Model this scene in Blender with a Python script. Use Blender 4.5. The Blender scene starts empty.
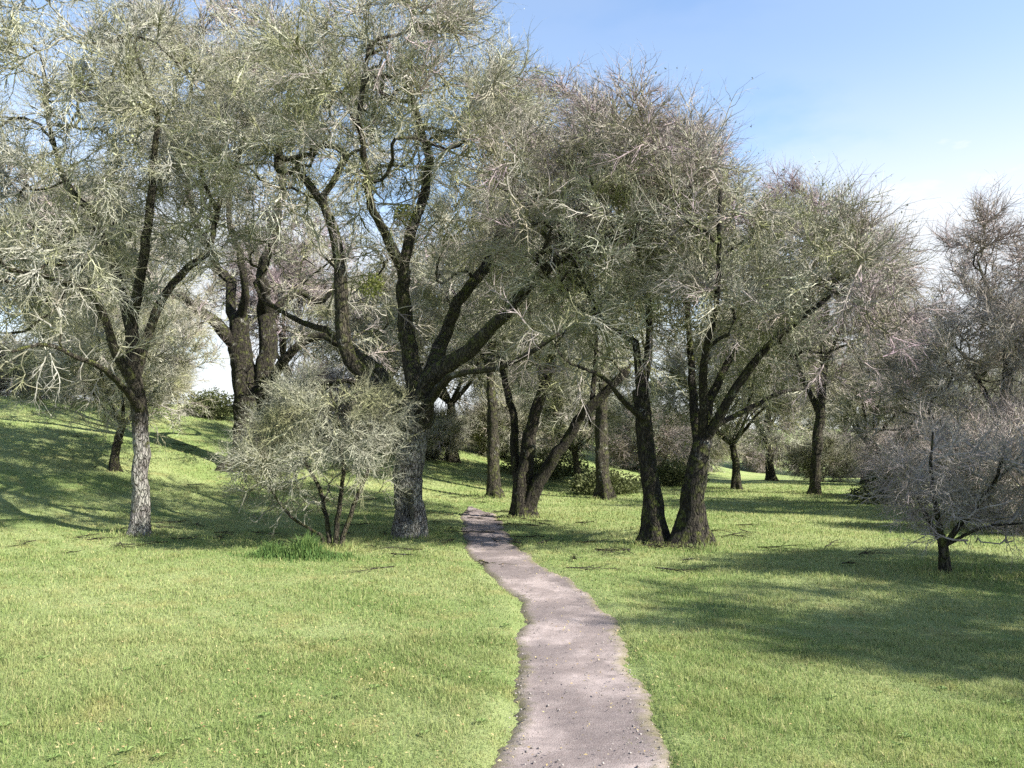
import bpy, math, random
import numpy as np
from mathutils import Vector

C = bpy.context.scene
COL = C.collection
W_, H_ = 1024, 768
F = 800.0
CAMH = 1.7
PITCH = math.atan(66 / F)

# ------------------------------------------------------------------ terrain
def sp(v, s):
    return s * np.logaddexp(0, v / s)

PATH_C = [(0.1, -9), (0.2, -2), (0.3, 2), (.385, 4.28), (.445, 5.44), (.525, 6.8), (.545, 9.07), (.335, 10.5), (-.05, 12.4),
          (-.415, 15.1), (-.85, 20.9), (-1.25, 24.0)]

def catmull(P, n=14):
    P = np.array(P, float)
    out = []
    for i in range(len(P) - 1):
        p0, p1, p2, p3 = P[max(i - 1, 0)], P[i], P[i + 1], P[min(i + 2, len(P) - 1)]
        for t in np.arange(n) / n:
            out.append(.5 * (2 * p1 + (p2 - p0) * t + (2 * p0 - 5 * p1 + 4 * p2 - p3) * t ** 2 + (3 * p1 - p0 - 3 * p2 + p3) * t ** 3))
    out.append(P[-1])
    return np.array(out)

PATH = catmull(PATH_C)
HW = .49

def path_dist(x, y):
    x = np.asarray(x, float); y = np.asarray(y, float)
    d = np.full(x.shape, 1e9)
    for a, b in zip(PATH[:-1], PATH[1:]):
        ab = b - a; L = ab @ ab
        t = np.clip(((x - a[0]) * ab[0] + (y - a[1]) * ab[1]) / L, 0, 1)
        d = np.minimum(d, np.hypot(x - a[0] - t * ab[0], y - a[1] - t * ab[1]))
    return d

def hbase(x, y):
    x = np.asarray(x, float); y = np.asarray(y, float)
    u = -.85 * x + .53 * y
    v = .24 * sp(u - 17.6, 1.4)
    h = v - sp(v - 4.0, .35) * .93
    h = h - .012 * sp(y - 30, 4) * (1 / (1 + np.exp(-(x - 3) / 4)))
    far = np.clip((np.hypot(x, y) - 140) / 600, 0, 1)
    h = h + 26 * far * far * (3 - 2 * far) * (.75 + .25 * np.sin(x * .011 + 1) * np.cos(y * .008))
    w = .035 * np.sin(x * 1.1 + .6 * np.sin(y * .7)) * np.cos(y * .9 + .4) + .05 * np.sin(x * .37 + y * .29 + 2)
    w = w * np.clip((np.abs(x - .4) - .6) / 2.5, 0, 1)
    return h + w

Z0 = float(hbase(0., 0.))

def rim(x, y):
    return hbase(x, y)

def ground_h(x, y):
    d = path_dist(x, y)
    s = np.clip((HW + .10 - d) / .16, 0, 1)
    return hbase(x, y) - .05 * s * s * (3 - 2 * s)

def P(px, py, d):
    """a pixel at depth d (metres along the view) as a point of the place"""
    xc = (px - W_ / 2) / F; yc = (H_ / 2 - py) / F
    dy = math.cos(PITCH) - math.sin(PITCH) * yc
    dz = math.sin(PITCH) + math.cos(PITCH) * yc
    k = d / dy
    return np.array([xc * k, d, Z0 + CAMH + dz * k])

# ------------------------------------------------------------------ mesh helpers
def mk(name, V, faces_list, mats, parent=None, attrs=None, mat_idx=None, smooth=False, loc=None):
    """faces_list: list of (n,k) int arrays"""
    me = bpy.data.meshes.new(name)
    V = np.ascontiguousarray(V, dtype=np.float32)
    me.vertices.add(len(V)); me.vertices.foreach_set('co', V.ravel())
    faces_list = [f for f in faces_list if len(f)]
    li = np.concatenate([f.ravel() for f in faces_list]).astype(np.int32)
    cnt = np.concatenate([np.full(len(f), f.shape[1], np.int32) for f in faces_list])
    st = np.concatenate([[0], np.cumsum(cnt)[:-1]]).astype(np.int32)
    me.loops.add(len(li)); me.loops.foreach_set('vertex_index', li)
    me.polygons.add(len(cnt)); me.polygons.foreach_set('loop_start', st)
    for m in mats: me.materials.append(m)
    if mat_idx is not None: me.polygons.foreach_set('material_index', np.asarray(mat_idx, np.int32))
    me.polygons.foreach_set('use_smooth', np.full(len(cnt), bool(smooth)))
    for k, a in (attrs or {}).items():
        t = me.attributes.new(k, 'FLOAT', 'POINT'); t.data.foreach_set('value', np.asarray(a, np.float32))
    me.update(calc_edges=True)
    o = bpy.data.objects.new(name, me); COL.objects.link(o)
    if parent is not None: o.parent = parent
    if loc is not None: o.location = loc
    return o

def empty(name, loc, label, cat, group=None, rz=0, sc=1):
    o = bpy.data.objects.new(name, None); COL.objects.link(o)
    o.empty_display_size = .3
    o.location = loc; o.rotation_euler = (0, 0, rz); o.scale = (sc, sc, sc)
    o['label'] = label; o['category'] = cat
    if group: o['group'] = group
    return o

def nrm(a):
    return a / np.maximum(np.linalg.norm(a, axis=-1, keepdims=True), 1e-9)

def prisms(p0, p1, r0, r1, k=3, rng=None):
    n = len(p0)
    t = nrm(p1 - p0)
    ref = np.where(np.abs(t[:, 2:3]) > .8, np.array([[1., .1, 0]]), np.array([[.1, .05, 1.]]))
    a = nrm(np.cross(t, ref)); b = np.cross(t, a)
    ang = 2 * math.pi * np.arange(k) / k
    ph = (rng.random(n) * 6.28 if (rng is not None) else np.zeros(n))[:, None] + ang[None]
    off = np.cos(ph)[..., None] * a[:, None] + np.sin(ph)[..., None] * b[:, None]
    V = np.concatenate([p0[:, None] + off * np.asarray(r0).reshape(-1, 1, 1), p1[:, None] + off * np.asarray(r1).reshape(-1, 1, 1)], 1)
    base = (np.arange(n) * 2 * k)[:, None]
    i = np.arange(k); j = (i + 1) % k
    q = np.stack([i, j, j + k, i + k], -1)
    Fq = (base[:, None] + q[None]).reshape(-1, 4) if False else (base[:, :, None] + q[None]).reshape(-1, 4)
    return V.reshape(-1, 3), Fq

def resample(pts, step):
    pts = catmull(pts, 10)
    seg = np.linalg.norm(np.diff(pts, axis=0), axis=1)
    s = np.concatenate([[0], np.cumsum(seg)])
    n = max(3, int(s[-1] / step) + 1)
    u = np.linspace(0, s[-1], n)
    return np.stack([np.interp(u, s, pts[:, k]) for k in range(3)], 1)

def sweep(pts, radii, k, rng, bump=.12, flare=0., hollow=None, ground=None):
    """a solid limb with knobbly outline"""
    n = len(pts)
    T = nrm(np.gradient(pts, axis=0))
    a = np.cross(T[0], [0.2, 1, 0.1]); a /= np.linalg.norm(a)
    rings = []
    ang = 2 * math.pi * np.arange(k) / k
    f1, f2, f3 = rng.random(3) * 6.28
    s = np.concatenate([[0], np.cumsum(np.linalg.norm(np.diff(pts, axis=0), axis=1))])
    lob = rng.random(5) * 6.28
    for i in range(n):
        a = a - T[i] * (a @ T[i]); a /= np.linalg.norm(a)
        b = np.cross(T[i], a)
        r = radii[i]
        m = 1 + bump * (np.sin(ang * 2 + f1 + s[i] * 1.7) * .6 + np.sin(ang * 3 + f2 - s[i] * 2.9) * .45 + np.sin(ang * 5 + f3 + s[i] * 5.1) * .3 + np.sin(s[i] * 6.3 + f2) * .35)
        m = m + rng.normal(0, bump * .22, k)
        if flare:
            e = math.exp(-max(s[i] - .1, 0) / (radii[0] * 1.0 + .06))
            m = m + flare * e * (.75 + .6 * np.cos(ang * 4 + lob[0]) + .4 * np.cos(ang * 3 + lob[1]) + .25 * np.cos(ang * 7 + lob[2]))
        off = (np.cos(ang)[:, None] * a + np.sin(ang)[:, None] * b)
        if hollow:
            (dirv, s0, s1, depth) = hollow
            w = np.clip((off @ dirv - .84) / .07, 0, 1)
            z = np.clip(min(s[i] - s0, s1 - s[i]) / .08, 0, 1)
            m = m - depth * w * z
        rings.append(pts[i] + off * (r * m)[:, None])
    V = np.concatenate(rings + [pts[-1:] + T[-1:] * radii[-1] * .6])
    i = np.arange(k); j = (i + 1) % k
    q = np.stack([i, j, j + k, i + k], -1)
    Q = (np.arange(n - 1)[:, None, None] * k + q[None]).reshape(-1, 4)
    cap = np.stack([i + (n - 1) * k, j + (n - 1) * k, np.full(k, n * k)], -1)
    return V, Q, cap

# ------------------------------------------------------------------ materials
def newmat(name):
    m = bpy.data.materials.new(name); m.use_nodes = True
    nt = m.node_tree; nt.nodes.clear()
    out = nt.nodes.new('ShaderNodeOutputMaterial')
    return m, nt, out

def N(nt, typ, **kw):
    n = nt.nodes.new(typ)
    for k, v in kw.items():
        if k.startswith('i_'):
            key = k[2:]
            key = int(key) if key.isdigit() else key.replace('_', ' ')
            n.inputs[key].default_value = v
        else: setattr(n, k, v)
    return n

def noise(nt, vec, scale, detail=4, rough=.55):
    n = N(nt, 'ShaderNodeTexNoise'); n.inputs['Scale'].default_value = scale
    n.inputs['Detail'].default_value = detail; n.inputs['Roughness'].default_value = rough
    nt.links.new(vec, n.inputs['Vector']); return n.outputs['Fac']

def ramp(nt, fac, a, b):
    r = N(nt, 'ShaderNodeMapRange'); r.interpolation_type = 'SMOOTHSTEP'
    r.inputs['From Min'].default_value = a; r.inputs['From Max'].default_value = b
    nt.links.new(fac, r.inputs['Value']); return r.outputs['Result']

def mix(nt, fac, a, b):
    m = N(nt, 'ShaderNodeMix', data_type='RGBA')
    for sock, v in ((m.inputs['Factor'], fac), (m.inputs['A'], a), (m.inputs['B'], b)):
        pass
    fi, ai, bi = m.inputs[0], m.inputs[6], m.inputs[7]
    for s, v in ((fi, fac), (ai, a), (bi, b)):
        if isinstance(v, (int, float)): s.default_value = v
        elif isinstance(v, tuple): s.default_value = (*v, 1)
        else: nt.links.new(v, s)
    return m.outputs[2]

def math_(nt, op, a, b=None):
    m = N(nt, 'ShaderNodeMath', operation=op)
    for s, v in ((m.inputs[0], a), (m.inputs[1], b)):
        if v is None: continue
        if isinstance(v, (int, float)): s.default_value = v
        else: nt.links.new(v, s)
    return m.outputs[0]

def attr(nt, name):
    a = N(nt, 'ShaderNodeAttribute'); a.attribute_name = name
    return a.outputs['Fac']

def finish(nt, out, col, rough=.9, bump=None, bs=.5, bd=.02, transl=0.):
    b = N(nt, 'ShaderNodeBsdfPrincipled')
    b.inputs['Roughness'].default_value = rough
    b.inputs['Specular IOR Level'].default_value = .25
    nt.links.new(col, b.inputs['Base Color']) if not isinstance(col, tuple) else setattr(b.inputs['Base Color'], 'default_value', (*col, 1))
    if bump is not None:
        bp = N(nt, 'ShaderNodeBump'); bp.inputs['Strength'].default_value = bs; bp.inputs['Distance'].default_value = bd
        nt.links.new(bump, bp.inputs['Height']); nt.links.new(bp.outputs[0], b.inputs['Normal'])
    sh = b.outputs[0]
    if transl:
        t = N(nt, 'ShaderNodeBsdfTranslucent')
        nt.links.new(col, t.inputs['Color'])
        mx = N(nt, 'ShaderNodeMixShader'); mx.inputs[0].default_value = transl
        nt.links.new(sh, mx.inputs[1]); nt.links.new(t.outputs[0], mx.inputs[2]); sh = mx.outputs[0]
    nt.links.new(sh, out.inputs[0])

def bark_mat(name, dark, light, lichen_amt, moss_amt, bole=None):
    m, nt, out = newmat(name)
    co = N(nt, 'ShaderNodeTexCoord').outputs['Object']
    n0 = N(nt, 'ShaderNodeTexNoise'); n0.inputs['Scale'].default_value = 5; nt.links.new(co, n0.inputs['Vector'])
    va = N(nt, 'ShaderNodeVectorMath', operation='MULTIPLY_ADD'); va.inputs[1].default_value = (.10, .10, .10)
    nt.links.new(n0.outputs['Color'], va.inputs[0]); nt.links.new(co, va.inputs[2])
    mp = N(nt, 'ShaderNodeMapping'); mp.inputs['Scale'].default_value = (1, 1, .25)
    nt.links.new(va.outputs[0], mp.inputs[0]); v = mp.outputs[0]
    vo = N(nt, 'ShaderNodeTexVoronoi', feature='DISTANCE_TO_EDGE'); vo.inputs['Scale'].default_value = 21; nt.links.new(v, vo.inputs['Vector'])
    fur = ramp(nt, vo.outputs['Distance'], .0, .16)
    n1 = noise(nt, v, 26, 5, .65); n2 = noise(nt, co, 3.2, 5, .65); n3 = noise(nt, co, 7, 4, .65); n4 = noise(nt, co, 55, 3, .7)
    c = mix(nt, ramp(nt, n1, .35, .68), dark, light)
    lich = math_(nt, 'MULTIPLY', ramp(nt, n2, .62 - .3 * lichen_amt, .70 - .2 * lichen_amt), ramp(nt, n4, .36, .56))
    c = mix(nt, math_(nt, 'MULTIPLY', lich, .85), c, (.34, .34, .295))
    if bole:
        sz = N(nt, 'ShaderNodeSeparateXYZ'); nt.links.new(co, sz.inputs[0])
        t = ramp(nt, math_(nt, 'ADD', sz.outputs[2], math_(nt, 'MULTIPLY', math_(nt, 'SUBTRACT', n3, .5), 2.2)), bole[0], bole[1])
        c = mix(nt, t, c, mix(nt, n1, (.022, .019, .013), (.085, .075, .055)))
    c = mix(nt, fur, mix(nt, .5, c, (.012, .010, .008)), c)
    g = N(nt, 'ShaderNodeNewGeometry')
    sx = N(nt, 'ShaderNodeSeparateXYZ'); nt.links.new(g.outputs['Normal'], sx.inputs[0])
    up = ramp(nt, sx.outputs[2], -.2, .7)
    ms = math_(nt, 'MULTIPLY', math_(nt, 'ADD', up, .35), ramp(nt, n3, .60 - .25 * moss_amt, .72 - .2 * moss_amt))
    c = mix(nt, math_(nt, 'MINIMUM', ms, .85), c, (.085, .10, .022))
    h = math_(nt, 'ADD', math_(nt, 'MULTIPLY', fur, 1.2), math_(nt, 'ADD', n1, math_(nt, 'MULTIPLY', n4, .35)))
    finish(nt, out, c, .92, h, 1., .05)
    return m

def crown_mat(name, lichen, twig, olive):
    m, nt, out = newmat(name)
    co = N(nt, 'ShaderNodeTexCoord').outputs['Object']
    tone = attr(nt, 'tone'); rnd = attr(nt, 'rnd')
    n1 = noise(nt, co, .9, 3); n2 = noise(nt, co, 14, 2)
    c = mix(nt, ramp(nt, n1, .42, .6), lichen, olive)
    c = mix(nt, tone, c, twig)
    hv = N(nt, 'ShaderNodeHueSaturation')
    nt.links.new(c, hv.inputs['Color'])
    val = math_(nt, 'ADD', math_(nt, 'MULTIPLY', rnd, .65), math_(nt, 'MULTIPLY', n2, .4))
    nt.links.new(math_(nt, 'ADD', val, .3), hv.inputs['Value'])
    finish(nt, out, hv.outputs[0], .9)
    return m

def leafy_mat(name, a, b, transl=.25):
    m, nt, out = newmat(name)
    c = mix(nt, attr(nt, 'rnd'), a, b)
    finish(nt, out, c, .7, transl=transl)
    return m

M = {}
M['bark'] = bark_mat('mossy_bark', (.022, .019, .013), (.085, .075, .055), .10, .5)
M['dark_bark'] = bark_mat('dark_mossy_bark', (.014, .012, .009), (.055, .048, .036), .05, .4)
M['pale_bark'] = bark_mat('lichened_bark', (.07, .062, .055), (.34, .32, .30), .7, .12, (1.7, 2.6))
M['crown'] = crown_mat('lichen_twigs', (.375, .38, .30), (.30, .23, .265), (.24, .25, .125))
M['purple'] = crown_mat('bare_twigs', (.33, .30, .28), (.30, .235, .255), (.25, .225, .17))
M['brown'] = crown_mat('brown_twigs', (.40, .37, .33), (.31, .255, .25), (.28, .25, .19))
M['pale'] = crown_mat('pale_twigs', (.36, .36, .31), (.25, .215, .20), (.255, .26, .16))
M['shrubtwig'] = crown_mat('shrub_twigs', (.30, .305, .235), (.21, .19, .16), (.235, .24, .13))
M['tuft'] = crown_mat('lichen_tufts', (.33, .345, .255), (.25, .22, .20), (.24, .26, .11))
M['mistle'] = leafy_mat('mistletoe_leaves', (.14, .17, .045), (.25, .26, .09))
M['evergreen'] = leafy_mat('evergreen_leaves', (.05, .065, .022), (.13, .145, .06))

def grass_colour(nt, co):
    n1 = noise(nt, co, .35, 4); n2 = noise(nt, co, 1.6, 5, .6); n3 = noise(nt, co, 9, 3); 
    c = mix(nt, ramp(nt, n1, .38, .62), (.180, .240, .078), (.252, .296, .120))
    c = mix(nt, math_(nt, 'MULTIPLY', ramp(nt, n2, .5, .72), .7), c, (.275, .265, .105))
    c = mix(nt, math_(nt, 'MULTIPLY', ramp(nt, n3, .45, .75), .35), c, (.10, .165, .042))
    return c

m, nt, out = newmat('grass_turf'); M['turf'] = m
co = N(nt, 'ShaderNodeTexCoord').outputs['Object']
finish(nt, out, grass_colour(nt, co), .95, noise(nt, co, 60, 4, .7), .8, .05)
m, nt, out = newmat('grass_blades'); M['blade'] = m
co = N(nt, 'ShaderNodeTexCoord').outputs['Object']
c = grass_colour(nt, co)
c = mix(nt, ramp(nt, attr(nt, 'rnd'), .72, 1.0), c, (.36, .34, .17))
hv = N(nt, 'ShaderNodeHueSaturation'); nt.links.new(c, hv.inputs['Color'])
nt.links.new(math_(nt, 'ADD', math_(nt, 'MULTIPLY', attr(nt, 'rn2'), .6), .85), hv.inputs['Value'])
finish(nt, out, hv.outputs[0], .65, transl=.5)
M['dark_blade'] = leafy_mat('lush_blades', (.045, .105, .025), (.11, .165, .045))
M['weed'] = leafy_mat('weed_leaves', (.10, .16, .045), (.17, .23, .075))
M['litter'] = leafy_mat('dead_leaves', (.20, .135, .06), (.36, .31, .15), .1)

m, nt, out = newmat('trail_surface'); M['path'] = m
co = N(nt, 'ShaderNodeTexCoord').outputs['Object']
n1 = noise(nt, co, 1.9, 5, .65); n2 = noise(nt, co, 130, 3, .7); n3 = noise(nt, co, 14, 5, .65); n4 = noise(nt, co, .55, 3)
c = mix(nt, ramp(nt, n1, .40, .62), (.178, .146, .138), (.285, .240, .228))
c = mix(nt, math_(nt, 'MULTIPLY', ramp(nt, n4, .45, .56), .8), c, (.105, .086, .085))  # broad dark patches: dappled shade painted into the trail colour
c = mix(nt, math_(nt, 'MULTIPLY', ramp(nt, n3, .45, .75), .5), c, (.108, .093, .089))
c = mix(nt, math_(nt, 'MULTIPLY', ramp(nt, n2, .5, .7), .55), c, (.28, .26, .245))
c = mix(nt, math_(nt, 'MULTIPLY', ramp(nt, n2, .46, .34), .6), c, (.10, .085, .075))
ed = attr(nt, 'edge')
c = mix(nt, math_(nt, 'MULTIPLY', ramp(nt, math_(nt, 'ADD', ed, math_(nt, 'MULTIPLY', n3, .5)), .90, 1.25), .85), c, (.125, .115, .06))
finish(nt, out, c, .9, math_(nt, 'ADD', n2, n3), .6, .012)
m, nt, out = newmat('pebbles'); M['stone'] = m
finish(nt, out, mix(nt, attr(nt, 'rnd'), (.11, .10, .09), (.30, .275, .26)), .85)

# ------------------------------------------------------------------ twig sprays
def make_spray(seed, n_side=8, L=.85, droop=0.):
    rng = np.random.default_rng(seed)
    p0, p1, r0, r1 = [], [], [], []
    def chain(p, d, length, r, n, depth):
        step = length / n
        for i in range(n):
            d = d + rng.normal(0, .15, 3) + np.array([0, 0, .02]); d /= np.linalg.norm(d)
            q = p + d * step
            ra = r * (1 - i / n * .72); rb = r * (1 - (i + 1) / n * .72)
            p0.append(p); p1.append(q); r0.append(ra); r1.append(rb)
            if depth < 2:
                for _ in range(2 if (depth == 0 and rng.random() < .55) else 1):
                    if rng.random() < (.95 if depth == 0 else .38):
                        s = rng.normal(0, 1, 3); s -= d * (s @ d); s /= np.linalg.norm(s)
                        an = rng.uniform(.5, 1.0)
                        chain(q, d * math.cos(an) + s * math.sin(an), length * rng.uniform(.32, .55), rb * .75, 4 if depth == 0 else 2, depth + 1)
            p = q
    chain(np.zeros(3), np.array([0., 0, 1]), L, .0105, n_side, 0)
    return [np.array(a) for a in (p0, p1, r0, r1)]

SPRAYS = [make_spray(100 + i) for i in range(8)]
SPRAYS = [tuple(a) for a in SPRAYS]

def basis(d, rng):
    d = nrm(d); n = len(d)
    r = rng.normal(0, 1, (n, 3))
    a = nrm(np.cross(d, r)); b = np.cross(d, a)
    return np.stack([a, b, d], -1)          # columns

def grow(limbs, ell, n_targets, rng, zmin, jit=.035, step=.22, shell=.55):
    """limbs: list of (pts, radii).  Returns node arrays of branches that fill the ellipsoids."""
    pos = []; par = []; dirs = []; lim = []; rad = []
    for pts, rr in limbs:
        T = nrm(np.gradient(pts, axis=0))
        for i in range(len(pts)):
            pos.append(pts[i]); par.append(-1); dirs.append(T[i]); lim.append(1); rad.append(rr[i])
    cap = 120000
    PX = np.zeros((cap, 3)); DX = np.zeros((cap, 3)); PA = np.full(cap, -1); LM = np.zeros(cap, bool); RD = np.zeros(cap)
    n = len(pos); PX[:n] = pos; DX[:n] = dirs; LM[:n] = True; RD[:n] = rad
    # targets
    wts = np.array([np.prod(e[1]) * (e[2] if len(e) > 2 else 1) for e in ell]); wts = wts / wts.sum()
    T = []
    for e, w in zip(ell, wts):
        m = int(n_targets * w)
        d = nrm(rng.normal(0, 1, (m, 3)))
        rr = rng.random(m) ** (1 / 3.)
        rr = rr * (1 - shell * .25) + shell * .25 * rng.random(m) ** .15
        rr = rr * (.98 + .15 * np.sin(d[:, 0] * 4.3 + d[:, 2] * 3.7 + e[0][0]) + .11 * np.sin(d[:, 1] * 6 - d[:, 2] * 6.3 + e[0][2] * 3))
        T.append(np.array(e[0]) + d * rr[:, None] * np.array(e[1]))
    T = np.concatenate(T)
    L0 = PX[:n]
    keep = rng.random(len(T)) < .3 + .7 * np.clip(clump(T), 0, 1)
    T = T[keep]
    dl = np.array([np.min(np.linalg.norm(L0 - t, axis=1)) for t in T])
    T = T[np.argsort(dl + rng.random(len(T)) * .5)]
    tips = []
    for t in T:
        v = t - PX[:n]; dist = np.linalg.norm(v, axis=1) + 1e-6
        cs = np.einsum('ij,ij->i', v, DX[:n]) / dist
        cost = dist * (1.3 - .5 * cs) + np.where(PX[:n, 2] < zmin, 3., 0.)
        i = int(np.argmin(cost)); D = dist[i]
        if D < .12: continue
        a = PX[i]; 
        ctrl = a + DX[i] * D * .38 + np.array([0, 0, .10 * D])
        m = max(2, int(D / step) + 1)
        u = (np.arange(1, m + 1) / m)[:, None]
        q = (1 - u) ** 2 * a + 2 * u * (1 - u) * ctrl + u * u * t
        q = q + rng.normal(0, jit, q.shape)
        prev = i
        for k in range(m):
            if n >= cap: break
            PX[n] = q[k]; PA[n] = prev; dd = q[k] - PX[prev]; DX[n] = dd / (np.linalg.norm(dd) + 1e-9)
            prev = n; n += 1
    PX, DX, PA, LM, RD = PX[:n], DX[:n], PA[:n], LM[:n], RD[:n]
    acc = np.zeros(n); has = np.zeros(n, bool)
    for i in range(n - 1, -1, -1):
        if LM[i]: continue
        if not has[i]: acc[i] = 1
        p = PA[i]
        acc[p] += acc[i]; has[p] = True
    R = np.where(LM, RD, .0095 * np.maximum(acc, 1) ** .47)
    for i in range(n):
        if not LM[i] and PA[i] >= 0: R[i] = min(R[i], R[PA[i]] * (.85 if LM[PA[i]] else 1.0))
    return PX, DX, PA, LM, R

SPARSE, TUFTS = .56, .75

def clump(p):
    """dense and open places of a crown"""
    q = p * 1.25
    return .5 + .9 * (np.sin(q[:, 0] * 1.7 + q[:, 1] * .6 + 1) * np.sin(q[:, 1] * 1.5 - q[:, 2] * .7) + .7 * np.sin(q[:, 2] * 2.1 + q[:, 0] * .8) * np.cos(q[:, 0] * 1.1 - q[:, 1] * 1.9))

def build_crown(limbs, ell, rng, n_targets, n_sprays, spray_scale=1., tufts=12000, zmin=0., thick=1., young=.5, sag=0., tuft_size=.03, jit=.035, low=.16):
    PX, DX, PA, LM, R = grow(limbs, ell, n_targets, rng, zmin, jit)
    idx = np.where(~LM)[0]
    # branch tubes
    p0 = PX[PA[idx]]; p1 = PX[idx]
    rp = np.where(LM[PA[idx]], R[idx], np.minimum(R[PA[idx]], R[idx] * 1.5))
    Vb, Fb = prisms(p0, p1 + nrm(p1 - p0) * (R[idx] * .3)[:, None], rp, R[idx], 5)
    cen = np.mean([e[0] for e in ell], 0); 
    allr = np.max(np.abs(PX[idx] - cen), 0) + .01
    def radial(p): return np.clip(np.linalg.norm((p - cen) / allr, axis=1), 0, 1.2)
    tb = np.repeat(np.clip(.15 + .3 * (radial(p1) - .6), 0, 1), 10); rb = np.repeat(np.clip(.10 + .4 * rng.random(len(idx)) - 3 * np.minimum(R[idx], .05), 0, 1), 10)
    # sprays
    fine = idx[R[idx] < .022]
    n_sprays = int(n_sprays * SPARSE); tufts = int(tufts * TUFTS); thick = thick * 1.3
    zlo, zhi = np.percentile(PX[fine, 2], [1, 60])
    pw = np.clip((PX[fine, 2] - zlo) / (zhi - zlo), low, 1); pw = pw * (.35 + .65 * np.clip(clump(PX[fine]), 0, 1)); pw /= pw.sum()
    ch = fine[rng.choice(len(fine), n_sprays, p=pw)]
    o = PX[ch] + (PX[PA[ch]] - PX[ch]) * rng.random((n_sprays, 1))
    outw = nrm((o - cen) / allr)
    d = nrm(DX[ch] * .7 + rng.normal(0, .55, (n_sprays, 3)) + outw * .45 + np.array([0, 0, .15 - sag]))
    B = basis(d, rng)
    sc = spray_scale * rng.uniform(.55, 1.2, n_sprays)
    tn = np.clip((radial(o) - .55) * 1.6 * young + rng.normal(0, .22, n_sprays) + (young - .5) * .5, 0, 1)
    rn = rng.random(n_sprays)
    which = rng.integers(0, len(SPRAYS), n_sprays)
    vs, fs, at, ar = [Vb], [Fb], [tb], [rb]; off = len(Vb)
    ends = []
    for w, (s0, s1, q0, q1) in enumerate(SPRAYS):
        k = np.where(which == w)[0]
        if not len(k): continue
        a0 = np.einsum('nij,mj->nmi', B[k], s0) * sc[k][:, None, None] + o[k][:, None]
        a1 = np.einsum('nij,mj->nmi', B[k], s1) * sc[k][:, None, None] + o[k][:, None]
        a0 = a0.reshape(-1, 3); a1 = a1.reshape(-1, 3)
        m = len(s0)
        r0 = (sc[k][:, None] ** .5 * q0[None] * thick).ravel(); r1 = (sc[k][:, None] ** .5 * q1[None] * thick).ravel()
        V, Fq = prisms(a0, a1, r0, r1, 3, rng)
        vs.append(V); fs.append(Fq + off); off += len(V)
        at.append(np.repeat(np.repeat(tn[k], m), 6)); ar.append(np.repeat(np.repeat(rn[k], m) * .7 + .3 * rng.random(len(a0)), 6))
        ends.append(np.stack([a0 + (a1 - a0) * .5, np.repeat(tn[k], m)[:, None].repeat(3, 1)], 1))
    nq = sum(len(f) for f in fs)
    ends = np.concatenate(ends)
    # lichen tufts: small crumpled fronds on the twigs
    tri = np.zeros((0, 3), int)
    if tufts:
        pr = np.clip(1.05 - ends[:, 1, 0], .02, 1) ** 1.5; pr /= pr.sum()
        e = ends[rng.choice(len(ends), tufts, p=pr)]
        c = e[:, 0]
        K = 3
        sz = tuft_size * rng.uniform(.4, .95, (tufts, 1, 1, 1))
        T3 = c[:, None, None] + np.clip(rng.normal(0, .3, (tufts, K, 1, 3)), -.5, .5) * sz + np.clip(rng.normal(0, .62, (tufts, K, 3, 3)), -.9, .9) * sz
        tri = np.arange(tufts * K * 3).reshape(-1, 3) + off
        vs.append(T3.reshape(-1, 3)); off += tufts * K * 3
        at.append(np.repeat(e[:, 1, 0] * .8, K * 3)); ar.append(np.repeat(rng.random(tufts), K * 3))
    V = np.concatenate(vs)
    mi = np.concatenate([np.repeat(np.where(R[idx] > .021, 2, 0), 5), np.zeros(nq - len(Fb)), np.ones(len(tri))])
    return V, [np.concatenate(fs), tri], np.concatenate(at), np.concatenate(ar), mi

def mistletoe(center, r, rng, n=420):
    d = nrm(rng.normal(0, 1, (n, 3))); c = np.array(center) + d * (r * rng.random(n) ** .45)[:, None]
    B = basis(d + rng.normal(0, .7, (n, 3)), rng)
    L = .055; q = np.array([[-.3, 0, 0], [.3, 0, 0], [.22, .12, .8], [-.22, .12, .8]]) * L
    V = np.einsum('nij,mj->nmi', B, q) + c[:, None]
    return V.reshape(-1, 3), np.arange(n * 4).reshape(-1, 4), np.repeat(rng.random(n), 4)

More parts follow.
